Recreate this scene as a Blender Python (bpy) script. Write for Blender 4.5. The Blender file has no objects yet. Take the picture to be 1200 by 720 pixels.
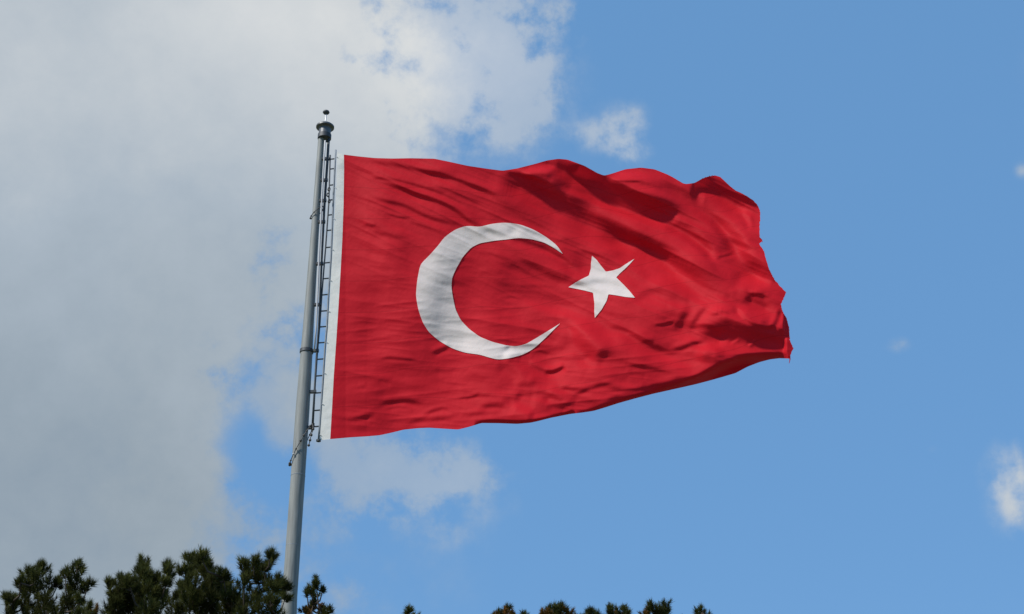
import bpy, math, random
import numpy as np
from mathutils import Vector
from mathutils.geometry import delaunay_2d_cdt

S = bpy.context.scene
COL = S.collection
R = math.radians
rng = np.random.default_rng(7)
random.seed(7)

# ------------------------------------------------------------------ camera
F = 1800.0                       # focal length in pixels of the 1200 px wide photograph
PITCH = R(27.9)
CAM = np.array([0.0, 0.0, 1.6])
cd = bpy.data.cameras.new("camera"); cam = bpy.data.objects.new("camera", cd); COL.objects.link(cam)
cam.location = CAM; cam.rotation_euler = (math.pi/2 + PITCH, 0, 0)
cd.sensor_width = 36; cd.lens = 36*F/1200; cd.clip_start = 0.1; cd.clip_end = 6000
S.camera = cam

# ------------------------------------------------------------------ light
SUN_DIR = Vector((-0.60, -0.38, 0.74)).normalized()
SUN_STRENGTH = 4.7
SKY_STRENGTH = 0.13
EXPOSURE = 0.0
sl = bpy.data.lights.new("sun", "SUN"); so = bpy.data.objects.new("sun", sl); COL.objects.link(so)
sl.energy = SUN_STRENGTH; sl.angle = R(5.0); sl.color = (1.0, 0.955, 0.885)   # the sun stands behind the edge of the thin cloud
so.rotation_euler = SUN_DIR.to_track_quat('Z', 'Y').to_euler()
so.location = (-40, -20, 80)
S.view_settings.view_transform = 'Standard'; S.view_settings.look = 'None'
S.view_settings.exposure = EXPOSURE; S.view_settings.gamma = 1
S.view_settings.use_curve_mapping = False
S.render.engine = 'CYCLES'
S.cycles.use_denoising = True
S.cycles.max_bounces = 6

def ray(px, py):
    px = np.asarray(px, float); py = np.asarray(py, float)
    x = (px-600)/F; y = (360-py)/F
    return np.stack([x, math.cos(PITCH)-y*math.sin(PITCH), math.sin(PITCH)+y*math.cos(PITCH)], -1)
def at(px, py, D, h=0.0):
    """where the sight line of a pixel meets the vertical plane y = D; h metres nearer"""
    d = ray(px, py); t = D/d[..., 1] - np.asarray(h)
    return CAM + d*t[..., None]

# ---- world: Nishita sky with clouds placed by compass direction
W = bpy.data.worlds.new("World"); S.world = W; W.use_nodes = True
nt = W.node_tree; nt.nodes.clear()
def N(t, **kw):
    n = nt.nodes.new(t)
    for k, v in kw.items(): setattr(n, k, v)
    return n
def L(a, b): nt.links.new(a, b)
def put(sock, v):
    if hasattr(v, 'links') or isinstance(v, bpy.types.NodeSocket): L(v, sock)
    else: sock.default_value = v
def M(op, a, b=None, c=None, clamp=False):
    n = N('ShaderNodeMath', operation=op); n.use_clamp = clamp
    put(n.inputs[0], a)
    if b is not None: put(n.inputs[1], b)
    if c is not None: put(n.inputs[2], c)
    return n.outputs[0]
def VM(op, a, b=None):
    n = N('ShaderNodeVectorMath', operation=op); put(n.inputs[0], a)
    if b is not None: put(n.inputs[1], b)
    return n.outputs['Value'] if op == 'DOT_PRODUCT' else n.outputs[0]
def sstep(x, lo, hi):
    n = N('ShaderNodeMapRange', interpolation_type='SMOOTHSTEP'); put(n.inputs[0], x)
    n.inputs[1].default_value = lo; n.inputs[2].default_value = hi
    return n.outputs[0]
def noise(vec, scale, detail=5, rough=0.55, lac=2.0):
    n = N('ShaderNodeTexNoise'); n.noise_dimensions = '3D'; L(vec, n.inputs['Vector'])
    n.inputs['Scale'].default_value = scale; n.inputs['Detail'].default_value = detail
    n.inputs['Roughness'].default_value = rough; n.inputs['Lacunarity'].default_value = lac
    return n
tc = N('ShaderNodeTexCoord'); dirv = tc.outputs['Generated']
sky = N('ShaderNodeTexSky', sky_type='NISHITA'); sky.sun_disc = False
sky.sun_elevation = math.asin(SUN_DIR.z)
sky.sun_rotation = math.atan2(SUN_DIR.x, SUN_DIR.y)
sky.altitude = 50; sky.air_density = 1.0; sky.dust_density = 0.15; sky.ozone_density = 4.0
sep = N('ShaderNodeSeparateXYZ'); L(dirv, sep.inputs[0])
az = M('ARCTAN2', sep.outputs[0], sep.outputs[1]); el = M('ARCSINE', sep.outputs[2])
com = N('ShaderNodeCombineXYZ'); L(az, com.inputs[0]); L(el, com.inputs[1]); ang = com.outputs[0]
def blob_sum(blobs, base=0.0):
    acc = base
    for cx, cy, rx, ry, amp in blobs:
        d = ray(cx, cy); d = d/np.linalg.norm(d)
        a0 = math.atan2(d[0], d[1]); e0 = math.asin(d[2])
        ra = rx/F/math.cos(e0); re = ry/F
        v = VM('MULTIPLY', VM('SUBTRACT', ang, (a0, e0, 0)), (1/ra, 1/re, 0))
        q = VM('DOT_PRODUCT', v, v)
        g = M('POWER', 0.367879, q)
        acc = M('MULTIPLY_ADD', g, amp, acc)
    return acc
COVER = [   # thick cloud: x, y, rx, ry, amount
 (-260,330,430,620,1.5), (90,110,270,240,1.0), (300,60,140,150,0.85), (400,30,50,60,.2), (60,560,210,260,0.6), (420,165,70,60,0.55),
 (245,330,110,60,0.25), (340,330,70,40,0.25), (420,80,50,60,.15),
 (300,430,38,50,-0.40), (280,510,52,52,-0.50), (335,560,60,50,-0.45), (290,620,70,70,-0.25), (428,72,26,14,-0.35),
 (738,132,16,6,0.30), (740,176,12,20,0.22), (655,12,22,16,0.15),
 (1194,545,7,28,0.45), (1181,585,11,26,0.42), (1166,566,10,8,0.25), (1195,608,10,18,.25), (1197,200,8,8,0.3),
 (1240,570,34,60,0.5), (-1500,300,900,700,0.8), (300,-420,500,260,0.7), (1900,-100,420,140,0.6)]
THIN = [    # thin veils that let the blue through
 (500,40,130,110,.80), (590,60,62,95,.62), (610,120,34,40,.5), (520,135,30,50,.4), (655,14,30,22,.5), (700,158,34,22,.5), (738,136,28,18,.45), (738,178,28,26,.5),
 (290,430,26,36,-.4), (275,505,36,36,-.6), (320,560,50,36,-.55), (545,55,20,14,-.5), (450,40,20,12,-.4), (428,75,28,16,-.3), (556,120,14,26,-.5), (505,160,20,26,-.6), (600,22,16,10,-.3), (530,95,12,20,-.35), (575,85,12,12,-.3), (480,75,18,10,-.3), (620,70,12,14,-.4),
 (480,555,100,50,1.0), (420,520,60,60,.5), (560,560,30,20,.3), (430,600,60,40,.25), (530,625,30,22,.24), (400,700,70,40,.35),
 (250,620,100,80,.9), (330,430,60,60,.4), (300,430,50,60,.3), (335,500,25,40,.35), (200,400,90,200,.8), (300,330,100,60,.8),
 (1052,405,16,10,.45), (1092,525,14,10,.3), (1186,575,30,56,.6), (600,95,50,60,.2)]
n1 = noise(dirv, 8.0, 8, 0.62); n2 = noise(dirv, 24.0, 8, 0.62); n1.inputs['Distortion'].default_value = .15
nn = M('ADD', M('MULTIPLY', M('SUBTRACT', n1.outputs[0], 0.5), 0.75), M('MULTIPLY', M('SUBTRACT', n2.outputs[0], 0.5), 1.25))
bc = blob_sum(COVER)
dens = M('ADD', bc, M('MULTIPLY', M('MULTIPLY', nn, 2.2), M('MULTIPLY', bc, 1.5, clamp=True)))
mask = sstep(dens, 0.08, 0.95)
mask = M('MULTIPLY', mask, 0.96)
bt = blob_sum(THIN)
dthin = M('ADD', bt, M('MULTIPLY', M('MULTIPLY', nn, 3.2), M('MULTIPLY', bt, 1.6, clamp=True)))
mthin = M('MULTIPLY', sstep(dthin, 0.12, 1.0), 0.60)
mask = M('SUBTRACT', 1.0, M('MULTIPLY', M('SUBTRACT', 1.0, mask), M('SUBTRACT', 1.0, mthin)))
# cloud brightness: thin sunlit cloud at the top, thicker grey cloud lower down
BRIGHT = [(330,10,150,80,0.15), (120,60,330,140,0.09), (480,120,160,110,0.09), (60,640,420,260,-0.17),
          (200,250,150,110,-0.03), (740,170,60,50,0.14), (1190,570,60,70,0.13), (480,570,120,80,0.07), (540,70,100,80,.06), (600,60,120,90,0.08),(-50,420,200,160,-0.05)]
n3 = noise(dirv, 4.5, 4, 0.5)
lum = M('ADD', blob_sum(BRIGHT, 0.50), M('MULTIPLY', M('SUBTRACT', n3.outputs[0], 0.5), 0.22))
lum = M('ADD', lum, M('MULTIPLY', nn, 0.12))
ccol = N('ShaderNodeValToRGB'); L(lum, ccol.inputs[0])
cr = ccol.color_ramp
cr.elements[0].position = 0.2; cr.elements[0].color = (0.22, 0.29, 0.37, 1)
cr.elements[1].position = 0.75; cr.elements[1].color = (0.70, 0.72, 0.725, 1)
e = cr.elements.new(0.34); e.color = (0.315, 0.38, 0.44, 1)
e = cr.elements.new(0.50); e.color = (0.42, 0.486, 0.552, 1)
cs = N('ShaderNodeVectorMath', operation='SCALE'); L(ccol.outputs[0], cs.inputs[0]); cs.inputs['Scale'].default_value = 1/SKY_STRENGTH
hs = N('ShaderNodeHueSaturation'); L(sky.outputs[0], hs.inputs['Color']); hs.inputs['Saturation'].default_value = 1.1; hs.inputs['Value'].default_value = 1.0
veil = N('ShaderNodeMix', data_type='RGBA'); veil.inputs[0].default_value = 0.72; L(hs.outputs[0], veil.inputs[6])
veil.inputs[7].default_value = (0.158/SKY_STRENGTH, 0.365/SKY_STRENGTH, 0.685/SKY_STRENGTH, 1)
mx = N('ShaderNodeMix', data_type='RGBA'); L(mask, mx.inputs[0]); L(veil.outputs[2], mx.inputs[6]); L(cs.outputs[0], mx.inputs[7])
bg = N('ShaderNodeBackground'); L(mx.outputs[2], bg.inputs[0]); bg.inputs[1].default_value = SKY_STRENGTH
wo = N('ShaderNodeOutputWorld'); L(bg.outputs[0], wo.inputs[0])

# ------------------------------------------------------------------ helpers
def mat(name, build):
    m = bpy.data.materials.new(name); m.use_nodes = True; t = m.node_tree; t.nodes.clear()
    out = t.nodes.new('ShaderNodeOutputMaterial'); t.links.new(build(t), out.inputs[0]); return m
def simple(name, col, rough=0.6, metal=0.0, var=0.15, scale=6.0, stretch=(1,1,1), spec=0.5):
    def b(t):
        p = t.nodes.new('ShaderNodeBsdfPrincipled'); p.inputs['Roughness'].default_value = rough
        p.inputs['Metallic'].default_value = metal; p.inputs['Specular IOR Level'].default_value = spec
        c = t.nodes.new('ShaderNodeTexCoord'); mp = t.nodes.new('ShaderNodeMapping'); mp.inputs['Scale'].default_value = stretch
        t.links.new(c.outputs['Object'], mp.inputs[0])
        n = t.nodes.new('ShaderNodeTexNoise'); n.inputs['Scale'].default_value = scale; n.inputs['Detail'].default_value = 5
        t.links.new(mp.outputs[0], n.inputs['Vector'])
        r = t.nodes.new('ShaderNodeValToRGB'); t.links.new(n.outputs[0], r.inputs[0])
        r.color_ramp.elements[0].position = .3; r.color_ramp.elements[1].position = .7
        r.color_ramp.elements[0].color = (*[x*(1-var) for x in col], 1); r.color_ramp.elements[1].color = (*[min(1, x*(1+var)) for x in col], 1)
        t.links.new(r.outputs[0], p.inputs['Base Color']); return p.outputs[0]
    return mat(name, b)
def mesh_obj(name, V, Fc, m, parent=None, smooth=False, attr=None):
    me = bpy.data.meshes.new(name)
    if isinstance(Fc, np.ndarray):
        V = np.asarray(V, np.float32); n = len(Fc); k = Fc.shape[1]
        me.vertices.add(len(V)); me.vertices.foreach_set('co', V.ravel())
        me.loops.add(n*k); me.loops.foreach_set('vertex_index', Fc.astype(np.int32).ravel())
        me.polygons.add(n); me.polygons.foreach_set('loop_start', np.arange(0, n*k, k, dtype=np.int32))
        me.update(calc_edges=True)
    else:
        me.from_pydata([tuple(v) for v in V], [], Fc)
    if attr is not None:
        for an, av in attr.items():
            a = me.attributes.new(an, 'FLOAT', 'POINT'); a.data.foreach_set('value', np.asarray(av, np.float32))
    me.materials.append(m)
    if smooth: me.polygons.foreach_set('use_smooth', np.ones(len(me.polygons), bool))
    me.update()
    o = bpy.data.objects.new(name, me); COL.objects.link(o)
    if parent is not None: o.parent = parent
    return o
def tag(o, label=None, cat=None, group=None, kind=None):
    for k, v in (('label', label), ('category', cat), ('group', group), ('kind', kind)):
        if v: o[k] = v
    return o
def empty(name, loc):
    o = bpy.data.objects.new(name, None); COL.objects.link(o); o.location = loc; o.empty_display_size = 0.3; return o
class MB:
    def __init__(s): s.V = []; s.F = []
    def add(s, V, Fc):
        b = len(s.V); s.V += [tuple(map(float, v)) for v in V]; s.F += [tuple(b+i for i in f) for f in Fc]
    def tube(s, P, r, n=8, cap=True, closed=False):
        P = [Vector(p) for p in P]; k = len(P); rr = [r]*k if np.isscalar(r) else r
        rings = []; up = None
        for i, p in enumerate(P):
            if closed: d = P[(i+1) % k]-P[i-1]
            else: d = P[min(i+1, k-1)]-P[max(i-1, 0)]
            d.normalize()
            if up is None: up = d.orthogonal()
            up = (up-d*up.dot(d)).normalized(); w = d.cross(up)
            rings.append([p+(up*math.cos(a)+w*math.sin(a))*rr[i] for a in [2*math.pi*j/n for j in range(n)]])
        V = [v for q in rings for v in q]; Fc = []
        for i in range(k if closed else k-1):
            i2 = (i+1) % k
            for j in range(n): Fc.append((i*n+j, i*n+(j+1) % n, i2*n+(j+1) % n, i2*n+j))
        if cap and not closed: Fc += [tuple(range(n))[::-1], tuple((k-1)*n+j for j in range(n))]
        s.add(V, Fc)
    def lathe(s, c, prof, n=24, sx=1, sy=1):
        V = []; Fc = []
        for r, z in prof:
            for j in range(n):
                a = 2*math.pi*j/n; V.append((c[0]+r*math.cos(a)*sx, c[1]+r*math.sin(a)*sy, c[2]+z))
        for i in range(len(prof)-1):
            for j in range(n): Fc.append((i*n+j, i*n+(j+1) % n, (i+1)*n+(j+1) % n, (i+1)*n+j))
        Fc += [tuple(range(n))[::-1], tuple((len(prof)-1)*n+j for j in range(n))]
        s.add(V, Fc)
    def box(s, c, d):
        V = [(c[0]+x*d[0]/2, c[1]+y*d[1]/2, c[2]+z*d[2]/2) for x in (-1, 1) for y in (-1, 1) for z in (-1, 1)]
        s.add(V, [(0,1,3,2), (4,6,7,5), (0,4,5,1), (2,3,7,6), (0,2,6,4), (1,5,7,3)])
    def build(s, name, m, parent=None, smooth=False):
        off = Vector(parent.location) if parent is not None else Vector((0, 0, 0))
        return mesh_obj(name, [tuple(Vector(v)-off) for v in s.V], s.F, m, parent, smooth)

# ------------------------------------------------------------------ ground
GROUND = simple("ground_soil_and_grass", (0.11, 0.12, 0.06), 0.95, 0, 0.5, 0.35)
gs = 3000
g = MB(); K = 40
gv = [(-gs+2*gs*i/K, -gs+2*gs*j/K, 0.0) for j in range(K+1) for i in range(K+1)]
gf = [(j*(K+1)+i, j*(K+1)+i+1, (j+1)*(K+1)+i+1, (j+1)*(K+1)+i) for j in range(K) for i in range(K)]
tag(mesh_obj("ground", gv, gf, GROUND), kind='structure')

# ------------------------------------------------------------------ flagpole
D = 60.0
STEEL = simple("galvanised_steel", (0.20, 0.21, 0.20), 0.62, 0.0, 0.24, 2.2, (5, 5, 0.35))
DARK = simple("dark_weathered_steel", (0.06, 0.065, 0.07), 0.55, 0.4, 0.25, 5.0)
MID = simple("grey_painted_steel", (0.19, 0.215, 0.24), 0.6, 0.0, 0.2, 5.0)
ROPE = simple("white_nylon_rope", (0.45, 0.45, 0.46), 0.8, 0, 0.08, 20)
BEAD = simple("dark_wooden_beads", (0.05, 0.045, 0.04), 0.6, 0, 0.3, 8)
def PX(y): return 376.0-0.069*(y-170)            # the pole's axis in the picture
ys = np.array([150, 170, 240, 380, 470, 580, 700, 900, 1100])
base = at(PX(700), 700, D); base2 = at(PX(170), 170, D)
px0, px1 = base[0], base2[0]; z0, z1 = base[2], base2[2]
def pole_x(z): return px0+(px1-px0)*(z-z0)/(z1-z0)
def zat(py): return float(at(PX(py), py, D)[2])
prof = [(0.0, .42), (8, .40), (zat(720), .33), (zat(700), .305), (zat(480), .295), (zat(412), .262), (zat(380), .235), (zat(300), .195), (zat(240), .17), (zat(163), .145), (zat(156), .145)]
pole = empty("flagpole", (pole_x(0), D, 0))
tag(pole, "tall grey tapered steel flagpole carrying the red flag, rising behind the pines", "flagpole")
m = MB(); P = []; rr = []
for i in range(len(prof)-1):
    for k in range(4 if i else 2):
        f = k/(4 if i else 2); z = prof[i][0]*(1-f)+prof[i+1][0]*f; P.append((pole_x(z), D, z)); rr.append(prof[i][1]*(1-f)+prof[i+1][1]*f)
z = prof[-1][0]; P.append((pole_x(z), D, z)); rr.append(prof[-1][1])
m.tube(P, rr, 40)
shaft = m.build("shaft", STEEL, pole, True)
m = MB(); m.lathe((pole_x(0), D, 0), [(0.85, 0), (0.85, .10), (0.45, .101), (.45, .35), (.42, .352)], 32); m.build("base_flange", STEEL, pole, False)
def rad(z):
    return float(np.interp(z, [p[0] for p in prof], [p[1] for p in prof]))
# weld seams and clamp collar
for py, hh, dr in ((558, .045, .008), (412, .17, .035), (640, .03, .005)):
    zc = zat(py); r0 = rad(zc); m = MB(); m.lathe((pole_x(zc), D, zc), [(r0, -hh/2), (r0+dr, -hh/2+.01), (r0+dr, hh/2-.01), (r0, hh/2)], 32)
    m.build("collar" if hh > .1 else "weld_seam", DARK if hh > .1 else MID, pole, False)
# cap
zc = zat(150); cx = float(at(381, 150, D)[0]); sc = .040
m = MB(); m.lathe((cx, D, zc), [(.24, -.62), (.28, -.60), (.28, -.08), (.30, -.05), (.425, 0), (.425, .07), (.36, .13), (.17, .24), (.04, .30)], 36)
cap = m.build("cap", simple("cap_metal", (0.13, 0.135, 0.14), .45, .5, .15, 4), pole, False)
m = MB(); m.lathe((cx, D, zc), [(.285, -.64), (.318, -.62), (.318, -.40), (.285, -.38)], 36); m.build("cap_band", DARK, cap_parent := pole)
m = MB(); m.tube([(cx, D, zc+.2), (cx, D, zc+.86)], .028, 10); m.build("finial_rod", simple("rod_metal", (.5, .5, .5), .4, .6), pole)
m = MB(); m.lathe((cx, D, zc+.80), [(.02, -.03), (.13, .02), (.165, .08), (.14, .14), (.06, .19), (.01, .2)], 24); m.build("finial", DARK, pole, True)
# guide rail (track) beside the pole and its brackets
GR = [(385.2,163), (383.6,190), (380.2,240), (377.2,300), (373.6,383), (370.8,420), (368.4,460), (365.6,506)]
Dr = D-0.10
m = MB(); m.tube([at(x, y, Dr) for x, y in GR], [.062, .06, .058, .05, .046, .042, .04, .04], 10); m.build("guide_rail", DARK, pole, True)
def grx(y): return np.interp(y, [q[1] for q in GR], [q[0] for q in GR])
for py in (186, 211, 235, 260, 309, 357, 411, 459, 501):
    a = at(grx(py)+.6, py, Dr); zc = float(a[2]); xl = pole_x(zc)+rad(zc)*.8
    m = MB(); m.box(((xl+a[0])/2, D-.07, zc), (a[0]-xl+.06, .14, .12)); m.box((a[0], Dr, zc), (.11, .14, .13)); m.build("rail_bracket", DARK, pole)

# ------------------------------------------------------------------ halyard
HL = [(381.0,165), (379.6,190), (377.0,240), (374.0,300), (370.6,383), (368.2,412)]
m = MB(); m.tube([at(x, y, D-.24) for x, y in HL], .038, 8)
halyard = m.build("halyard", ROPE, None, True)
tag(halyard, "white halyard rope running down between the flagpole and its dark guide rail", "rope")

# ------------------------------------------------------------------ hoist ladder (flag carriage)
LL = [(389.6,182), (385.2,240), (381.6,290), (377.2,345), (374.6,383), (372.2,410), (369.4,450), (366.6,503)]
RL = [(393.4,176), (392.2,200), (390.4,240), (388.0,300), (385.0,345), (383.2,383), (381.0,405), (378.2,450), (374.6,500), (373.4,516)]
LL[0] = (387.0,182)
fr = empty("hoist_ladder", tuple(at(373.4, 516, Dr)))
tag(fr, "thin steel ladder frame with many rungs along the white edge of the flag", "ladder")
m = MB(); m.tube([at(x, y, Dr) for x, y in LL], .034, 8); m.build("rail", DARK, fr, True)
m = MB(); m.tube([at(x, y, Dr) for x, y in RL], .044, 8); m.build("rail", MID, fr, True)
def ix(C, y): return float(np.interp(y, [q[1] for q in C], [q[0] for q in C]))
for py in (186.5, 198, 217, 234.5, 252, 270, 290, 308, 326.5, 345.5, 364.5, 383, 401.7, 421, 440.5, 460.5, 481, 500):
    m = MB(); m.tube([at(ix(LL, py), py+.4, Dr), at(ix(RL, py), py-.3, Dr)], .033, 6); m.build("rung", DARK, fr)
m = MB(); m.lathe(at(373.3, 516.5, Dr), [(.03, -.07), (.10, -.04), (.10, .04), (.03, .07)], 12); m.build("foot_knob", DARK, fr)
# small shackles with tangled cord near the top
for i, (x, y) in enumerate(((385.5,222), (384.3,228.5), (385.8,236))):
    c = at(x, y, Dr-.1); m = MB()
    m.tube([Vector(c)+Vector((.05*math.cos(a), .02*math.sin(3*a), .09*math.sin(a))) for a in np.linspace(0, 2*math.pi, 13)[:-1]], .028, 6, closed=True)
    m.build("shackle", DARK, fr, True)

# ------------------------------------------------------------------ parrel beads round the pole
def bead_loop(cy, left, right, dz_l, n, label, bs=.052, name="parrel_beads"):
    """a loose beaded rope loop ringing the pole: low on one side, high on the other"""
    zl, zr = zat(left[1]), zat(right[1]); zc = (zl+zr)/2; xc = pole_x(zc); r0 = rad(zc)+.07
    xl = float(at(left[0], left[1], D)[0]); xr = float(at(right[0], right[1], D)[0])
    rx = (xr-xl)/2; xc = (xl+xr)/2
    pts = [Vector((xc+rx*math.cos(a), D+r0*math.sin(a)*1.05, zc+(zr-zl)/2*math.cos(a)-dz_l*abs(math.sin(a)))) for a in np.linspace(0, 2*math.pi, 49)[:-1]]
    root = empty(name, tuple(pts[0])); tag(root, label, "rope loop", "beaded loops round the flagpole")
    m = MB(); m.tube(pts, .018, 6, closed=True); m.build("cord", DARK, root, True)
    for k in range(n):
        p = pts[int(k*48/n)]; b = bs*random.uniform(.75, 1.2); m = MB()
        m.lathe(p, [(b*.3, -b), (b*.85, -b*.55), (b, 0), (b*.85, b*.55), (b*.3, b)], 10); m.build("bead", BEAD if random.random() < .8 else ROPE, root, True)
bead_loop(0, (339.5,545), (367.5,497), 0.0, 20, "loose dark beaded loop slanting round the flagpole just below the ladder foot")
bead_loop(0, (364.0,256), (379.5,243), 0.0, 10, "small dark beaded loop round the thin upper part of the flagpole", .045)
m = MB()
hp = [at(x, y, D-.3) for x, y in ((366.3,497), (367,503), (364.8,510), (363.3,516), (361.8,522))]
m.tube(hp, .02, 6)
for p in hp[1:]: m.lathe(p, [(.02, -.06), (.055, -.03), (.055, .03), (.02, .06)], 8)
m.build("hanging_cord_end", BEAD, bpy.data.objects["parrel_beads"], True)

# ------------------------------------------------------------------ the flag
TOP = [(403,181.4),(421,183.6),(439,185.4),(460,186),(481,185.6),(509,186.2),(525.6,189.6),(548,194.5),(570,197.8),(589,200.3),(606,197.6),(628,192),(641,188.2),(654,186.3),(665,187.2),(685,194.5),(700,203),(708,206),(716,204),(733,198.5),(751,196.6),(767,198.6),(783,205),(797,214),(804,216),(814,214.6),(823,209.5),(830,207),(838,205.8)]
FLY = [(838,205.8),(844,207.5),(851,214),(856.7,219.2),(862,223.5),(870,227),(876,230.4),(883,235.5),(888,241),(890.8,249),(891,258),(890,268),(890.2,278),(892.6,283),(889.2,286.2),(893,290.5),(895.8,296),(898,305),(901,315.5),(906.5,326),(913.6,335),(921.5,342.6),(919,349),(914.8,357),(917.8,366.7),(922,374),(924.6,385),(925.6,399),(929.6,408),(926.5,415.5),(925,420.5)]
BOT = [(387,514.8),(410,512.8),(430,511.6),(445,510.3),(458,507.5),(473,503.8),(490,502),(503,501.5),(520,502.6),(537,503.6),(550,500.4),(564,496),(585,496.2),(606,497),(622,495.6),(631,493.6),(645,490),(668,485.4),(682,483.8),(695.5,481.8),(710,477.5),(723,473.2),(745,467),(765,461.8),(795.5,455),(815,450.6),(834,445.6),(850,441),(862,437.5),(876,430),(890,424.6),(902,421.5),(913.6,420),(925,420.5)]
LEFT = [(403,181.4),(403.2,200),(402.6,240),(401.2,280),(399,320),(396.6,360),(394.0,400),(391.2,440),(389,480),(387,514.8)]
BAND = [(395.0,178.4),(395.0,200),(393.2,240),(390.6,280),(388.2,320),(385.8,360),(383.0,400),(380.2,440),(377,480),(374.8,516.2)]
STAR_C = (708,335)
def resample(P, n):
    P = np.array(P, float)
    t = np.r_[0, np.cumsum(np.hypot(*np.diff(P, axis=0).T))]; u = np.linspace(0, t[-1], n)
    lin = np.stack([np.interp(u, t, P[:, k]) for k in (0, 1)], -1)
    return lin
def smooth(P, k):
    Q = P.copy()
    for _ in range(k): Q[1:-1] = (Q[:-2]+2*Q[1:-1]+Q[2:])/4
    return Q

# depth map (in photograph pixels, positive = towards the viewer), built as pleats along drawn fold lines
X0, X1, Y0, Y1, ST = 370, 945, 165, 530, 0.6
gx = np.arange(X0, X1, ST); gy = np.arange(Y0, Y1, ST); GX, GY = np.meshgrid(gx, gy)
def vnoise(sx, sy, ang=0.0, seed=0):
    r = np.random.default_rng(seed); c, s_ = math.cos(ang), math.sin(ang)
    U = (GX*c+GY*s_)/sx+500; Vv = (-GX*s_+GY*c)/sy+500
    tab = r.random((256, 256)); iu = np.floor(U).astype(int); iv = np.floor(Vv).astype(int); fu = U-iu; fv = Vv-iv
    fu = fu**3*(fu*(fu*6-15)+10); fv = fv**3*(fv*(fv*6-15)+10)
    g_ = lambda a, b: tab[a % 256, b % 256]
    return (g_(iu, iv)*(1-fu)+g_(iu+1, iv)*fu)*(1-fv)+(g_(iu, iv+1)*(1-fu)+g_(iu+1, iv+1)*fu)*fv-0.5
H = np.zeros_like(GX)
WX = GX+2.0*vnoise(30, 22, .3, 91); WY = GY+2.0*vnoise(34, 20, .3, 92)   # wobble so folds are never ruler-straight
def sdist(pts, reach):
    pts = smooth(resample(pts, max(12, len(pts)*5)), 3)
    L_ = np.r_[0, np.cumsum(np.hypot(*np.diff(pts, axis=0).T))]
    x0, x1 = pts[:, 0].min()-reach, pts[:, 0].max()+reach; y0, y1 = pts[:, 1].min()-reach, pts[:, 1].max()+reach
    ix0, ix1 = np.searchsorted(gx, x0), np.searchsorted(gx, x1); iy0, iy1 = np.searchsorted(gy, y0), np.searchsorted(gy, y1)
    sl_ = (slice(iy0, iy1), slice(ix0, ix1)); x = WX[sl_]; y = WY[sl_]
    best = np.full(x.shape, 1e9); sd = np.zeros(x.shape); tt = np.zeros(x.shape)
    for i in range(len(pts)-1):
        a, b = pts[i], pts[i+1]; d = b-a; l2 = max(d@d, 1e-9)
        t = np.clip(((x-a[0])*d[0]+(y-a[1])*d[1])/l2, 0, 1)
        dx = x-a[0]-t*d[0]; dy = y-a[1]-t*d[1]; q = dx*dx+dy*dy
        sgn = np.sign(d[0]*dy-d[1]*dx)
        u = q < best; best[u] = q[u]; sd[u] = (sgn*np.sqrt(q))[u]; tt[u] = ((L_[i]+t*math.sqrt(l2))/L_[-1])[u]
    return sl_, sd, tt, L_[-1]
def fold(pts, w, a, e0=.25, e1=.25):
    sl_, s, t, ln = sdist(pts, w*3.6+3)
    ss = lambda q: np.clip(q, 0, 1)**2*(3-2*np.clip(q, 0, 1))
    env = ss(t/max(e0, 1e-3))*ss((1-t)/max(e1, 1e-3)); u = s/w
    if w >= 8 and a > 0: H[sl_] += -a*w*u*np.exp(-(np.abs(u)/1.5)**2.3)*env
    else: H[sl_] += -a*w*u*np.exp(-u*u/2)*env*(1.35 if a < 0 else 1)*(min(a, .9+.2*(a-.9))/a if a > 0 else 1)*(1.0 if pts[0][1] < 300 else .64 if w < 6 else .9)
    # widening of the ends keeps the pleat from stopping dead
def curl(pts, k, w=3.0, mx=14):
    sl_, s, t, ln = sdist(pts, 40)
    env = np.clip(t/.15, 0, 1)*np.clip((1-t)/.04, 0, 1)
    H[sl_] += -k*np.clip(w*np.log1p(np.exp(np.clip(s/w, -20, 20))), 0, mx)*env*(s > -12)

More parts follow.
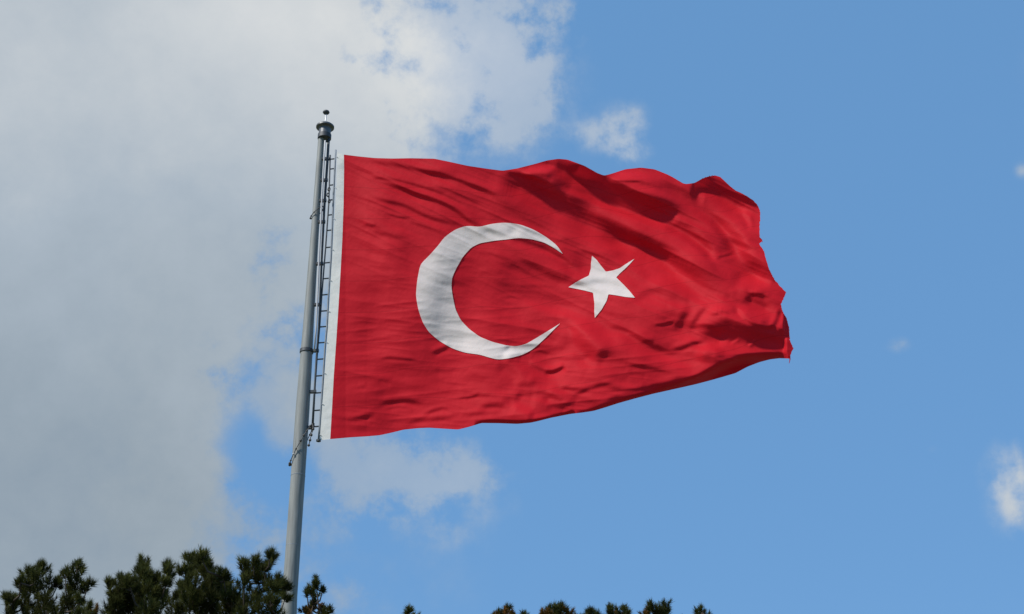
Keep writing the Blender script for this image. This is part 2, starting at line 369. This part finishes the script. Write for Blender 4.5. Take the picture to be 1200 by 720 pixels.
FOLDS = [
 # upper hoist: pleats pulled from the top corner
 ([(415,186),(445,190),(470,194),(490,200),(515,205),(540,211),(562,221),(585,233),(602,247)], 3.6, .75, .3, .3),
 ([(485,198),(505,203),(525,205),(540,207)], 5.5, .55, .4, .4),
 ([(420,195),(440,201),(460,209),(480,215),(500,221),(515,226),(535,234),(553,247)], 2.8, .8, .3, .2),
 ([(418,205),(445,212),(465,219),(485,227),(505,232),(520,238),(535,247),(548,257),(562,268)], 3.6, .95, .45, .1),
 ([(500,216),(520,221),(540,229),(560,238),(580,252)], 4.5, .7, .3, .3),
 ([(428,231),(455,236),(475,241),(488,248),(505,256),(522,261),(542,265)], 3.0, .65, .3, .3),
 ([(450,249),(465,254),(482,257)], 1.8, .6, .3, .3), ([(425,264),(442,266.5)], 2.4, .4, .3, .3), ([(438,273),(460,276),(480,280)], 3.5, .3, .3, .3),
 ([(432,208),(450,209),(470,214)], 2.0, .5, .3, .3), ([(540,213),(560,220),(590,232)], 3.0, .4, .3, .3),
 # the big diagonal folds
 ([(583,201),(600,204),(622,211),(645,221),(662,234),(682,248),(710,262),(740,274),(765,286),(790,300),(815,318),(842,338),(862,350)], 12.5, 1.0, .10, .2),
 ([(700,262),(740,280),(775,295),(810,322),(838,345)], 11, .6, .3, .3),
 ([(588,202),(612,206),(640,213),(660,221)], 3.2, .75, .2, .4),
 ([(652,198),(685,210),(718,225),(750,237),(780,247),(808,256)], 14.5, 1.15, .15, .32),
 ([(640,213),(668,223),(700,237),(740,253),(780,267),(810,284),(832,305),(850,328)], 3.4, -.55, .2, .2),
 ([(608,201),(630,198),(655,199)], 4.5, -.9, .3, .3),
 ([(640,191),(662,192),(690,199),(712,211)], 9, .8, .3, .3),
 ([(708,209),(735,204),(760,206),(780,214)], 6.5, -.6, .25, .3), ([(714,211.5),(740,212.5),(757,212)], 1.8, .5, .3, .3),
 ([(720,214),(755,221),(785,230),(812,245),(835,260),(850,282),(862,305)], 5, -.65, .2, .25),
 ([(772,208),(797,222),(828,238),(850,260),(868,290),(882,322)], 9, .7, .2, .25),
 ([(780,259),(803,267),(820,279),(835,295),(843,306)], 5.5, 1.1, .2, .2),
 ([(806,219),(828,214),(850,224),(872,238),(886,250)], 10, 1.1, .12, .3),
 ([(866,246),(876,255),(882,270)], 3.2, .6, .3, .3),
 ([(856,270),(874,292),(890,318),(902,338)], 10, .75, .3, .25),
 ([(838,304),(850,300),(862,295)], 2, .6, .3, .3),
 ([(700,283),(745,292),(775,306),(800,325)], 7, -.35, .3, .3),
 ([(655,240),(690,265),(715,283),(740,305)], 14, -.35, .3, .3),
 # inside the crescent
 ([(598,276),(620,284),(640,291),(660,304),(682,319)], 4.2, .8, .15, .2),
 ([(600,302),(622,311),(645,321),(670,333)], 5.2, 1.0, .35, .2),
 ([(553,292),(580,300),(600,308),(625,325)], 2.8, .45, .3, .3), ([(600,334),(640,336),(660,341)], 2.4, .35, .3, .3),
 ([(585,350),(600,349),(618,352)], 2.0, .4, .3, .3), ([(560,318),(590,322)], 3, .25, .3, .3), ([(625,290),(650,303),(670,312)], 2.2, -.4, .3, .3),
 # crescent and star
 ([(560,266),(580,272),(605,276)], 4.5, .5, .3, .3), ([(590,411),(600,415),(612,413)], 4, -.4, .3, .3), ([(605,406),(597,414),(590,420)], 4, .5, .3, .3),
 ([(664,334),(690,330.5),(708,329),(726,332),(745,345)], 4.4, .75, .15, .2),
 ([(725,351),(745,351),(762,340),(785,338)], 5, .45, .3, .3), ([(758,341),(790,343),(818,356)], 7, .4, .3, .3), ([(672,292),(695,297),(712,302)], 3, .4, .3, .3), ([(715,300),(745,310),(765,325)], 6, -.35, .3, .3),
 # lower right
 ([(858,336),(880,329),(902,340)], 8, -.6, .3, .3), ([(876,346),(884,344.5),(893,346),(904,350)], 3.0, 1.0, .25, .25),
 ([(850,342),(862,352),(880,358)], 5, .6, .3, .3), ([(868,356),(885,366),(905,372)], 7, -.6, .3, .3),
 ([(862,356),(868,368),(882,380),(897,385),(905,384),(911,374),(915,360)], 3.0, 1.6, .15, .1),
 ([(818,382),(845,382),(870,388),(895,393),(922,393)], 12, 1.0, .3, .05),
 ([(876,406),(886,397)], 1.8, -.7, .3, .3), ([(855,404),(867,396)], 1.8, -.5, .3, .3),
 ([(806,388),(814,376),(824,363),(836,357)], 4, .7, .3, .3), ([(828,371),(846,365),(866,367)], 3.2, .8, .3, .3), ([(805,385),(825,381),(842,386)], 3, .6, .3, .3),
 ([(784,411),(800,408),(812,402.5),(822,401),(835,405)], 3.2, 1.3, .25, .25), ([(812,416),(830,405),(852,409)], 6.5, -.6, .3, .3),
 ([(780,378),(792,376.5)], 1.8, .5, .3, .3), ([(782,352),(800,360),(815,360)], 5, -.4, .3, .3), ([(810,350),(800,375),(790,392)], 5, -.4, .3, .3),
 # lower middle
 ([(695,372),(715,384),(735,388),(746,395),(760,404),(780,412),(800,420)], 5.5, .95, .25, .25),
 ([(662,388),(680,400),(692,412),(704,428)], 9, .65, .3, .3), ([(680,378),(705,395),(725,412)], 7, -.4, .3, .3),
 ([(660,424),(685,421),(705,432)], 8, .3, .3, .3), ([(728,427),(745,428),(760,432),(785,434)], 2.7, .8, .25, .3),
 ([(636,437),(652,434.5),(664,429)], 3.0, 1.0, .25, .2), ([(650,423),(690,421)], 2, .4, .3, .3),
 ([(652,453),(672,456),(694,456)], 3.2, .9, .25, .25), ([(668,464),(685,458),(702,452),(722,449)], 2.6, .7, .25, .25),
 ([(697,454),(728,457),(755,455),(778,450),(805,443)], 3.2, .85, .25, .2), ([(636,461),(652,468),(672,479)], 6, .7, .25, .25),
 ([(765,382),(780,380),(792,377)], 2.2, .6, .3, .3), ([(748,401),(770,398)], 3.2, .4, .3, .3),
 ([(650,372),(668,380),(680,392)], 6, .4, .3, .3), ([(705,470),(730,463),(755,457)], 3, .5, .3, .3), ([(735,440),(760,447)], 5, -.3, .3, .3),
 ([(585,422),(600,432),(614,447)], 6.5, .5, .3, .3), ([(618,426),(635,434),(648,436.5),(664,429)], 3.0, 1.1, .25, .2),
 ([(608,417),(626,424)], 4, .4, .3, .3), ([(628,411),(646,416)], 2, .5, .3, .3), ([(533,466),(550,465.5),(565,460)], 2.2, .8, .3, .3),
 ([(558,479),(578,474),(598,475)], 5.2, .85, .3, .3), ([(586,466),(620,462),(640,460),(662,470)], 4.4, .65, .3, .3), ([(640,473),(668,480)], 4, .7, .3, .3),
 ([(538,488),(570,485),(594,483)], 3, .6, .3, .3), ([(638,455),(672,453)], 3, .5, .3, .3), ([(600,455),(630,452)], 6, .3, .3, .3),
 ([(610,483),(640,480),(665,484)], 4, .4, .3, .3), ([(600,470),(615,478),(628,480)], 8, -.35, .3, .3),
 # lower hoist
 ([(384,488),(400,490.5),(415,490.5),(428,488),(443,483)], 3.4, 1.25, .05, .3), ([(440,474),(460,471),(475,469),(500,475)], 3.8, .95, .3, .3),
 ([(448,480),(470,477),(482,479)], 2, .6, .3, .3), ([(493,487),(508,482),(520,479),(534,484)], 2.6, .8, .3, .3), ([(442,423),(452,419.5),(470,420.5),(493,423)], 2.3, .75, .3, .3),
 ([(398,434),(415,435),(433,436.5)], 2, .5, .3, .3), ([(503,415),(520,408),(530,403)], 3.2, .75, .3, .3), ([(470,497),(492,492),(514,491),(540,487)], 3.2, .65, .3, .3),
 ([(388,497),(410,499),(436,503)], 5, .45, .1, .3), ([(418,453),(430,454)], 2.4, .4, .3, .3), ([(443,443),(460,447)], 3, .3, .3, .3), ([(393,401),(430,400),(462,397)], 1.6, .4, .1, .3),
 ([(520,455),(535,450),(545,458)], 4, .3, .3, .3), ([(505,432),(520,436),(540,433)], 3, .3, .3, .3), ([(545,440),(575,445)], 4, .25, .3, .3),
]
for f_ in FOLDS: fold(*f_)
curl([(672,483.5),(696,479),(720,471.5),(745,463.5),(770,456.5),(800,447),(832,434),(850,424),(868,417.5),(890,414.5),(923,414.5)], 3.6, 1.2, 11)
curl([(556,494),(575,493.6),(606,494.5),(630,491.5),(650,486.5),(675,482)], 2.8, .9, 8)
# slow billow of the whole cloth + soft fabric unevenness
ramp = np.clip((GX-395)/120, 0, 1)
H += ramp*(9*np.sin((GX-400)/92+(GY-180)/75)+3*np.sin((GX-400)/50-(GY-180)/120+1))
H += 9*vnoise(52, 110, .10, 3)*(0.45+0.55*ramp) + 3.5*vnoise(30, 50, .2, 4)
up = np.clip((350-GY-(GX-400)*-.25)/120, 0, 1)            # long tension creases: diagonal above, level below
def ridged(sx, sy, an, sd):
    q = vnoise(sx, sy, an, sd); return -np.sqrt(q*q+.0015)
H += up*(5.2*ridged(130, 15, .42, 21)+3.0*ridged(85, 8, .46, 22)+1.2*ridged(50, 5, .36, 23))
H += (1-up)*(4.0*ridged(110, 17, .16, 31)+2.0*ridged(62, 9, -.10, 32)+.8*ridged(36, 5.5, .10, 33))
H += .8*vnoise(60, 14, .30, 11)+.07*vnoise(9, 4.0, .2, 13)
H += np.clip((GX-520)/150, 0, 1)*(9*vnoise(75, 27, .42, 57)+3.5*vnoise(40, 15, .3, 58))
hoist = np.clip((GX-390)/40, 0, 1)*.85+.15
H *= hoist
H += np.clip(GX-405, 0, None)*math.tan(R(9))
for _ in range(2): H[1:-1, 1:-1] = (H[1:-1, 1:-1]*4+H[:-2, 1:-1]+H[2:, 1:-1]+H[1:-1, :-2]+H[1:-1, 2:])/8
M_PX = D/0.88/F
DF = D-0.12
def depth(px, py):
    u = np.clip((np.asarray(px)-X0)/ST, 0, len(gx)-2.001); v = np.clip((np.asarray(py)-Y0)/ST, 0, len(gy)-2.001)
    i = u.astype(int); j = v.astype(int); fu = u-i; fv = v-j
    return ((H[j, i]*(1-fu)+H[j, i+1]*fu)*(1-fv)+(H[j+1, i]*(1-fu)+H[j+1, i+1]*fu)*fv)*M_PX
def cloth(px, py, off=0.0):
    return at(px, py, DF, depth(px, py)+off)

def cloth_mat(name, ca, cb, trans, seam=False):
    def b(t):
        nd = t.nodes; lk = t.links
        c = nd.new('ShaderNodeTexCoord')
        n = nd.new('ShaderNodeTexNoise'); n.inputs['Scale'].default_value = .6; n.inputs['Detail'].default_value = 6; lk.new(c.outputs['Object'], n.inputs['Vector'])
        r = nd.new('ShaderNodeValToRGB'); lk.new(n.outputs[0], r.inputs[0]); r.color_ramp.elements[0].position = .35; r.color_ramp.elements[1].position = .65
        r.color_ramp.elements[0].color = (*ca, 1); r.color_ramp.elements[1].color = (*cb, 1)
        col = r.outputs[0]
        if seam:
            a = nd.new('ShaderNodeAttribute'); a.attribute_name = 'across'
            w = nd.new('ShaderNodeMath'); w.operation = 'MULTIPLY'; lk.new(a.outputs['Fac'], w.inputs[0]); w.inputs[1].default_value = 9.0
            fr_ = nd.new('ShaderNodeMath'); fr_.operation = 'PINGPONG'; lk.new(w.outputs[0], fr_.inputs[0]); fr_.inputs[1].default_value = .5
            lt = nd.new('ShaderNodeMath'); lt.operation = 'LESS_THAN'; lk.new(fr_.outputs[0], lt.inputs[0]); lt.inputs[1].default_value = .016
            m_ = nd.new('ShaderNodeMath'); m_.operation = 'MULTIPLY'; lk.new(lt.outputs[0], m_.inputs[0]); m_.inputs[1].default_value = .30
            mx_ = nd.new('ShaderNodeMix'); mx_.data_type = 'RGBA'; lk.new(m_.outputs[0], mx_.inputs[0]); lk.new(col, mx_.inputs[6]); mx_.inputs[7].default_value = (ca[0]*.55, ca[1]*.5, ca[2]*.5, 1)
            col = mx_.outputs[2]
        p = nd.new('ShaderNodeBsdfPrincipled'); lk.new(col, p.inputs['Base Color']); p.inputs['Roughness'].default_value = .62
        p.inputs['Specular IOR Level'].default_value = .07
        n2_ = nd.new('ShaderNodeTexNoise'); n2_.inputs['Scale'].default_value = 3.0; n2_.inputs['Detail'].default_value = 4; lk.new(c.outputs['Object'], n2_.inputs['Vector'])
        bp = nd.new('ShaderNodeBump'); bp.inputs['Strength'].default_value = .35; bp.inputs['Distance'].default_value = .05; lk.new(n2_.outputs[0], bp.inputs['Height']); lk.new(bp.outputs[0], p.inputs['Normal'])
        tr = nd.new('ShaderNodeBsdfTranslucent'); lk.new(col, tr.inputs[0])
        mx2 = nd.new('ShaderNodeMixShader'); mx2.inputs[0].default_value = trans
        lk.new(p.outputs[0], mx2.inputs[1]); lk.new(tr.outputs[0], mx2.inputs[2]); return mx2.outputs[0]
    return mat(name, b)
RED = cloth_mat("red_flag_cloth", (0.57, 0.011, 0.022), (0.64, 0.015, 0.027), .30, True)
WHITE = cloth_mat("white_flag_cloth", (0.77, 0.72, 0.68), (0.86, 0.805, 0.755), .30)
HEAD = cloth_mat("white_canvas_heading", (0.82, 0.78, 0.71), (0.88, 0.84, 0.77), .2)

def grid_faces(nu, nv):
    i, j = np.meshgrid(np.arange(nu-1), np.arange(nv-1)); a = (j*nu+i).ravel()
    return np.stack([a, a+nu, a+nu+1, a+1], -1)
NU, NV = 860, 520
T_ = smooth(resample(TOP, NU), 14); B_ = smooth(resample(BOT, NU), 12); Lf = smooth(resample(LEFT, NV), 4); Rf = resample(FLY, NV)
Rf = smooth(Rf, 3)
fray = np.zeros(NV); r_ = np.random.default_rng(5)
fray = np.convolve(r_.normal(0, 1, NV), np.ones(3)/3, 'same')*0.9+np.convolve(r_.normal(0, 1, NV), np.ones(11)/11, 'same')*1.3
fray[:3] = 0; fray[-3:] = 0; # frayed threads on the top corner
tf = np.zeros(NU)
for k in (NU-8, NU-14, NU-24, NU-31): tf[k] = .8
T_[0] = Lf[0]; T_[-1] = Rf[0]; B_[0] = Lf[-1]; B_[-1] = Rf[-1]
u = np.linspace(0, 1, NU)[None, :, None]; v = np.linspace(0, 1, NV)[:, None, None]
Pg = (1-v)*T_[None]+v*B_[None]+(1-u)*Lf[:, None]+u*Rf[:, None]-((1-u)*(1-v)*T_[0]+u*(1-v)*T_[-1]+(1-u)*v*B_[0]+u*v*B_[-1])
Pg[..., 0] += (fray*np.clip(np.linspace(0, 1, NV)*6, 0, 1)*.4)[:, None]*u[..., 0]**70
Pg[..., 1] -= tf[None]*(1-v[..., 0])**90
flag = empty("flag", tuple(at(387, 515, DF)))
tag(flag, "huge red flag with a white crescent and star, rippling in the wind from the pole", "flag")
FO = np.array(flag.location)
V = cloth(Pg[..., 0], Pg[..., 1]).reshape(-1, 3)-FO
mesh_obj("cloth", V, grid_faces(NU, NV), RED, flag, True, {'across': np.broadcast_to(v[..., 0], (NV, NU)).ravel()})
# white heading along the hoist
nb = 12; Bd = smooth(resample(BAND, NV), 4); s_ = np.linspace(0, 1, nb)[None, :, None]
Pb = Bd[:, None]*(1-s_)+Lf[:, None]*s_
# hem: a thin seam between heading and field
V = at(Pb[..., 0], Pb[..., 1], DF, depth(np.maximum(Pb[..., 0], X0), Pb[..., 1])*s_[..., 0]).reshape(-1, 3)-FO
mesh_obj("heading", V, grid_faces(nb, NV), HEAD, flag, True)
# ties from the heading to the ladder rail
for py in np.linspace(184, 510, 10):
    m = MB(); m.tube([at(ix(RL, py), py, Dr-.02), at(ix(RL, py)+2.6, py+.4, DF-.02)], .016, 5)
    m.build("tie", ROPE, flag)

OUT = [(659.5,297.8),(652.5,287.5),(640,277.8),(625,269),(610,263.4),(600,261.7),(590,261),(575,262.6),(566,265.2),(560,266.2),(553,265.0),(545,265),(533.8,269),(521,277.8),(513.8,287.5),(503.8,298.8),(492.5,310),(489,328),(487.2,346),(490,362.5),(495,377.5),(502.5,389.5),(515,400),(530,408.6),(545,413.6),(562.5,415.8),(572.5,419),(583.8,421.8),(597.5,420),(612.5,416),(623.8,410),(635,400.4),(645,390.5),(656.6,379)]
INN = [(659.5,297.8),(650,291.2),(637.5,284.3),(622.5,280.4),(607.5,279),(592.5,281),(580,282.2),(562.5,285.2),(552.5,290),(542.5,301),(535,314),(529.6,326),(529.0,337.5),(531,350),(533.8,363),(540,375.6),(550,386),(562.5,395),(577.5,401),(592.5,404.8),(600,405.8),(607.5,405.8),(617.5,402.8),(630,395.4),(645,386.2),(656.6,379)]
STAR = [(693.8,300),(699,304.5),(704.5,311.8),(710,318.6),(718,317.2),(726,314.6),(735,308.6),(743.8,303.2),(738.6,309),(732.5,315.2),(727,320),(722,325.2),(731,334),(738,341.5),(744.2,349.2),(733,348.2),(723,346.4),(713,345),(711,352.5),(705,363),(697,372.8),(696.4,365),(696.6,356),(695,343.2),(684,340.4),(675,338.6),(666,336.8),(673,332.2),(680,328),(690,323.2),(692.4,315),(692.6,308)]
def strip_emblem(name, A, B, m):
    n = 520; k = 22; a = resample(A, n); b = resample(B, n); a = smooth(a, 30); b = smooth(b, 30)
    s = np.linspace(0, 1, k)[None, :, None]; P = a[:, None]*(1-s)+b[:, None]*s
    Fc = grid_faces(k, n); Vs = []; Fs = []
    for q, off in enumerate((.03, -.03)):
        Vs.append(cloth(P[..., 0], P[..., 1], off).reshape(-1, 3)-FO); Fs.append(Fc+q*n*k)
    mesh_obj(name, np.concatenate(Vs), np.concatenate(Fs), m, flag, True)
def cdt_emblem(name, A, m, st=.9):
    P = resample(A+[A[0]], 200)[:-1]; x0, y0 = P.min(0); x1, y1 = P.max(0)
    xs, ys_ = np.meshgrid(np.arange(x0, x1, st), np.arange(y0, y1, st))
    q = np.stack([xs.ravel()+rng.normal(0, .05, xs.size), ys_.ravel()+rng.normal(0, .05, xs.size)], -1)
    ins = np.zeros(len(q), bool)
    for i in range(len(P)):
        a = P[i]; b = P[(i+1) % len(P)]
        c = (a[1] > q[:, 1]) != (b[1] > q[:, 1]); xx = (b[0]-a[0])*(q[:, 1]-a[1])/((b[1]-a[1]) if b[1] != a[1] else 1e-9)+a[0]
        ins ^= c & (q[:, 0] < xx)
    dist = np.sqrt(((q[:, None]-P[None])**2).sum(-1)).min(1); q = q[ins & (dist > .5)]
    allp = np.concatenate([P, q])
    vo, _, fo, *_r = delaunay_2d_cdt([Vector(p) for p in allp], [], [list(range(len(P)))], 1, 1e-6)
    vo = np.array([tuple(p) for p in vo]); fo = np.array([f for f in fo if len(f) == 3])
    # face the viewer
    Vs = [cloth(vo[:, 0], vo[:, 1], o_)-FO for o_ in (.03, -.03)]
    mesh_obj(name, np.concatenate(Vs), np.concatenate([fo, fo+len(vo)]), m, flag, True)
strip_emblem("crescent", OUT, INN, WHITE)
cdt_emblem("star", STAR, WHITE)
for a in ([(925.4,417),(925.8,421),(924.8,426)], [(890,279),(892.5,281),(893.5,284)]):
    m = MB(); m.tube([cloth(np.array(x), np.array(y)) for x, y in a], [.03, .022, .010], 5); m.build("loose_thread", RED, flag)

# ------------------------------------------------------------------ pines along the bottom of the view
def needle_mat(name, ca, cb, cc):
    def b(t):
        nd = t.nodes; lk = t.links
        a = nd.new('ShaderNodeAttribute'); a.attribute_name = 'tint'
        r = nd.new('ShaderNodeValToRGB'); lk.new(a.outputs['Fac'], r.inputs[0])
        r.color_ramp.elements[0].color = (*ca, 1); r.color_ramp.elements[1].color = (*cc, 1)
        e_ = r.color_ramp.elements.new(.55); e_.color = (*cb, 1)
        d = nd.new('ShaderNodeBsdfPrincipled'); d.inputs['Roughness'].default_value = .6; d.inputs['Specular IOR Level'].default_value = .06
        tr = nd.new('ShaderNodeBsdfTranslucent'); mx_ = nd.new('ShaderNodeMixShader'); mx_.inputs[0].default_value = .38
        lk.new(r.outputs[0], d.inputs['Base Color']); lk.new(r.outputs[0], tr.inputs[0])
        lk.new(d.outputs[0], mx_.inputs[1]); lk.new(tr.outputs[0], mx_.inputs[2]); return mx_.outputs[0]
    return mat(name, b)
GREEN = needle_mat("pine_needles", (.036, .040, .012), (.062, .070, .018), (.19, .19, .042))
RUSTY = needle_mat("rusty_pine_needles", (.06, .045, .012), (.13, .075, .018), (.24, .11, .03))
BARK = simple("pine_bark", (0.075, 0.055, 0.042), .9, 0, .35, 9)

def tufts(centers, dirs, lens, nneed, nlen, r, shade):
    """needle clusters: each a short twig with needles leaving it forwards"""
    n = len(centers); K_ = nneed
    c = np.repeat(centers, K_, 0); d = np.repeat(dirs, K_, 0); ln = np.repeat(lens, K_)
    t = r.random(n*K_)
    rv = r.normal(size=(n*K_, 3)); rv -= (rv*d).sum(1, keepdims=True)*d; rv /= np.linalg.norm(rv, axis=1, keepdims=True)+1e-9
    an = np.radians(r.uniform(25, 82, n*K_)); an = an*(1-.55*(t > .8))
    nd_ = d*np.cos(an)[:, None]+rv*np.sin(an)[:, None]; nd_[:, 2] += .12; nd_ /= np.linalg.norm(nd_, axis=1, keepdims=True)
    p0 = c+d*((t-.35)*ln)[:, None]; L0 = nlen*r.uniform(.65, 1.15, n*K_)
    p1 = p0+nd_*L0[:, None]
    sd = np.cross(nd_, r.normal(size=(n*K_, 3))); sd /= np.linalg.norm(sd, axis=1, keepdims=True)+1e-9; w = .0042
    V = np.stack([p0-sd*w, p0+sd*w, p1], 1).reshape(-1, 3)
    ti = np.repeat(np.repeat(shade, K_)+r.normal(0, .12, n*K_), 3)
    return V, ti
def pine(label, Dt, lobes, seed, rusty=(), low=True, dens=1.0, nl=.088, group="pine trees along the bottom of the view"):
    r = np.random.default_rng(seed); u_px = Dt/0.96/F
    P = np.array([at(x, y+3.5, Dt) for x, y, q in lobes]); rad_ = np.array([q for *_x, q in lobes])*u_px*1.06
    P = np.array([at(x, y+3.5, Dt+r.normal(0, .25)*min(2, max(1, q/9))) for x, y, q in lobes])
    x_mid = P[:, 0].mean(); ztop = P[:, 2].max(); zlow = P[:, 2].min()
    root = empty("pine_tree", (x_mid, Dt, 0)); tag(root, label, "pine tree", group)
    RO = np.array(root.location)
    # trunk
    tt = [(x_mid, Dt, 0), (x_mid+.06, Dt+.03, 2), (x_mid-.05, Dt, 4.2), (x_mid+.02, Dt, zlow-.55), (x_mid, Dt, zlow+.05)]
    m = MB(); m.tube(tt, [.17, .145, .11, .055, .03], 12); m.build("trunk", BARK, root, True)
    # limbs: each visible clump hangs on the next lower one
    m = MB()
    nodes = [np.array([x_mid, Dt, z_]) for z_ in np.linspace(3, zlow, 8)]
    for k in np.argsort(P[:, 2]):
        c = P[k]; best = None
        for q in nodes:
            if q[2] < c[2]-.03:
                cost = np.linalg.norm((q-c)*np.array([1.3, 1, .8]))
                if best is None or cost < best[0]: best = (cost, q)
        q = best[1]; mid = (q+c)/2+np.array([(c[0]-q[0])*.2, 0, -.04]); ln = best[0]
        m.tube([q, mid, c, c+np.array([0, 0, rad_[k]*.7])], [.010+.012*min(ln, 1.5), .009+.006*ln, .006, .003], 6); nodes.append(c)
    # vis. tufts
    C = []; Dr_ = []; Ln = []; Sh = []; Rus = []
    for k, c in enumerate(P):
        q = rad_[k]; cnt = max(4, int(dens*(4+8*(q/.11)**2)))
        for j in range(cnt):
            o_ = r.normal(size=3); o_ /= np.linalg.norm(o_); o_ *= q*r.random()**.4*.86; o_[1] *= 1.5
            if j == 0: o_ = np.array([0, 0, q*.25])
            p = c+o_; dv = np.array([o_[0]/q*.75, o_[1]/q*.5, 1.0+max(o_[2], -q)/q*.4])+r.normal(0, .16, 3); dv /= np.linalg.norm(dv)
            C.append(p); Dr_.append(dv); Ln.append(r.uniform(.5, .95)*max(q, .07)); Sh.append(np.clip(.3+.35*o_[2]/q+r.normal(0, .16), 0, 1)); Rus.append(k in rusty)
            if j % 3 == 0: m.tube([c-np.array([0, 0, q*.5]), p, p+dv*Ln[-1]*.6], [.006, .004, .002], 4)
    if low:
        nlow = 950; hh = 4.2
        for j in range(nlow):
            zz = r.random()**.8*hh; ang_ = r.random()*2*math.pi; R_ = (.30+.42*zz**.8)*r.random()**.5
            zc_ = zlow-.12-zz
            if zc_ < 2.2: continue
            c = np.array([x_mid+R_*math.cos(ang_), Dt+R_*math.sin(ang_), zc_])
            dv = np.array([math.cos(ang_)*.7, math.sin(ang_)*.7, .8])+r.normal(0, .15, 3); dv /= np.linalg.norm(dv)
            C.append(c); Dr_.append(dv); Ln.append(.24); Sh.append(r.uniform(.15, .6)); Rus.append(False)
            if j % 3 == 0: m.tube([np.array([x_mid, Dt, zc_-.3*R_]), c, c+dv*.15], [.018, .009, .003], 5)
    m.build("limbs", BARK, root, True)
    C = np.array(C); Dr_ = np.array(Dr_); Ln = np.array(Ln); Sh = np.array(Sh); Rus = np.array(Rus)
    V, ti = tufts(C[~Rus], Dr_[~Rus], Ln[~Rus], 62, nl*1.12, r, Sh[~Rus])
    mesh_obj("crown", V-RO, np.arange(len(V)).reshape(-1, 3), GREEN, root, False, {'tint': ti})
    if Rus.any():
        V, ti = tufts(C[Rus], Dr_[Rus], Ln[Rus], 95, nl*.8, r, Sh[Rus]+.2)
        o = mesh_obj("rusty_shoots", V-RO, np.arange(len(V)).reshape(-1, 3), RUSTY, root, False, {'tint': ti}); o['label'] = "rust brown dry needles"
    return root
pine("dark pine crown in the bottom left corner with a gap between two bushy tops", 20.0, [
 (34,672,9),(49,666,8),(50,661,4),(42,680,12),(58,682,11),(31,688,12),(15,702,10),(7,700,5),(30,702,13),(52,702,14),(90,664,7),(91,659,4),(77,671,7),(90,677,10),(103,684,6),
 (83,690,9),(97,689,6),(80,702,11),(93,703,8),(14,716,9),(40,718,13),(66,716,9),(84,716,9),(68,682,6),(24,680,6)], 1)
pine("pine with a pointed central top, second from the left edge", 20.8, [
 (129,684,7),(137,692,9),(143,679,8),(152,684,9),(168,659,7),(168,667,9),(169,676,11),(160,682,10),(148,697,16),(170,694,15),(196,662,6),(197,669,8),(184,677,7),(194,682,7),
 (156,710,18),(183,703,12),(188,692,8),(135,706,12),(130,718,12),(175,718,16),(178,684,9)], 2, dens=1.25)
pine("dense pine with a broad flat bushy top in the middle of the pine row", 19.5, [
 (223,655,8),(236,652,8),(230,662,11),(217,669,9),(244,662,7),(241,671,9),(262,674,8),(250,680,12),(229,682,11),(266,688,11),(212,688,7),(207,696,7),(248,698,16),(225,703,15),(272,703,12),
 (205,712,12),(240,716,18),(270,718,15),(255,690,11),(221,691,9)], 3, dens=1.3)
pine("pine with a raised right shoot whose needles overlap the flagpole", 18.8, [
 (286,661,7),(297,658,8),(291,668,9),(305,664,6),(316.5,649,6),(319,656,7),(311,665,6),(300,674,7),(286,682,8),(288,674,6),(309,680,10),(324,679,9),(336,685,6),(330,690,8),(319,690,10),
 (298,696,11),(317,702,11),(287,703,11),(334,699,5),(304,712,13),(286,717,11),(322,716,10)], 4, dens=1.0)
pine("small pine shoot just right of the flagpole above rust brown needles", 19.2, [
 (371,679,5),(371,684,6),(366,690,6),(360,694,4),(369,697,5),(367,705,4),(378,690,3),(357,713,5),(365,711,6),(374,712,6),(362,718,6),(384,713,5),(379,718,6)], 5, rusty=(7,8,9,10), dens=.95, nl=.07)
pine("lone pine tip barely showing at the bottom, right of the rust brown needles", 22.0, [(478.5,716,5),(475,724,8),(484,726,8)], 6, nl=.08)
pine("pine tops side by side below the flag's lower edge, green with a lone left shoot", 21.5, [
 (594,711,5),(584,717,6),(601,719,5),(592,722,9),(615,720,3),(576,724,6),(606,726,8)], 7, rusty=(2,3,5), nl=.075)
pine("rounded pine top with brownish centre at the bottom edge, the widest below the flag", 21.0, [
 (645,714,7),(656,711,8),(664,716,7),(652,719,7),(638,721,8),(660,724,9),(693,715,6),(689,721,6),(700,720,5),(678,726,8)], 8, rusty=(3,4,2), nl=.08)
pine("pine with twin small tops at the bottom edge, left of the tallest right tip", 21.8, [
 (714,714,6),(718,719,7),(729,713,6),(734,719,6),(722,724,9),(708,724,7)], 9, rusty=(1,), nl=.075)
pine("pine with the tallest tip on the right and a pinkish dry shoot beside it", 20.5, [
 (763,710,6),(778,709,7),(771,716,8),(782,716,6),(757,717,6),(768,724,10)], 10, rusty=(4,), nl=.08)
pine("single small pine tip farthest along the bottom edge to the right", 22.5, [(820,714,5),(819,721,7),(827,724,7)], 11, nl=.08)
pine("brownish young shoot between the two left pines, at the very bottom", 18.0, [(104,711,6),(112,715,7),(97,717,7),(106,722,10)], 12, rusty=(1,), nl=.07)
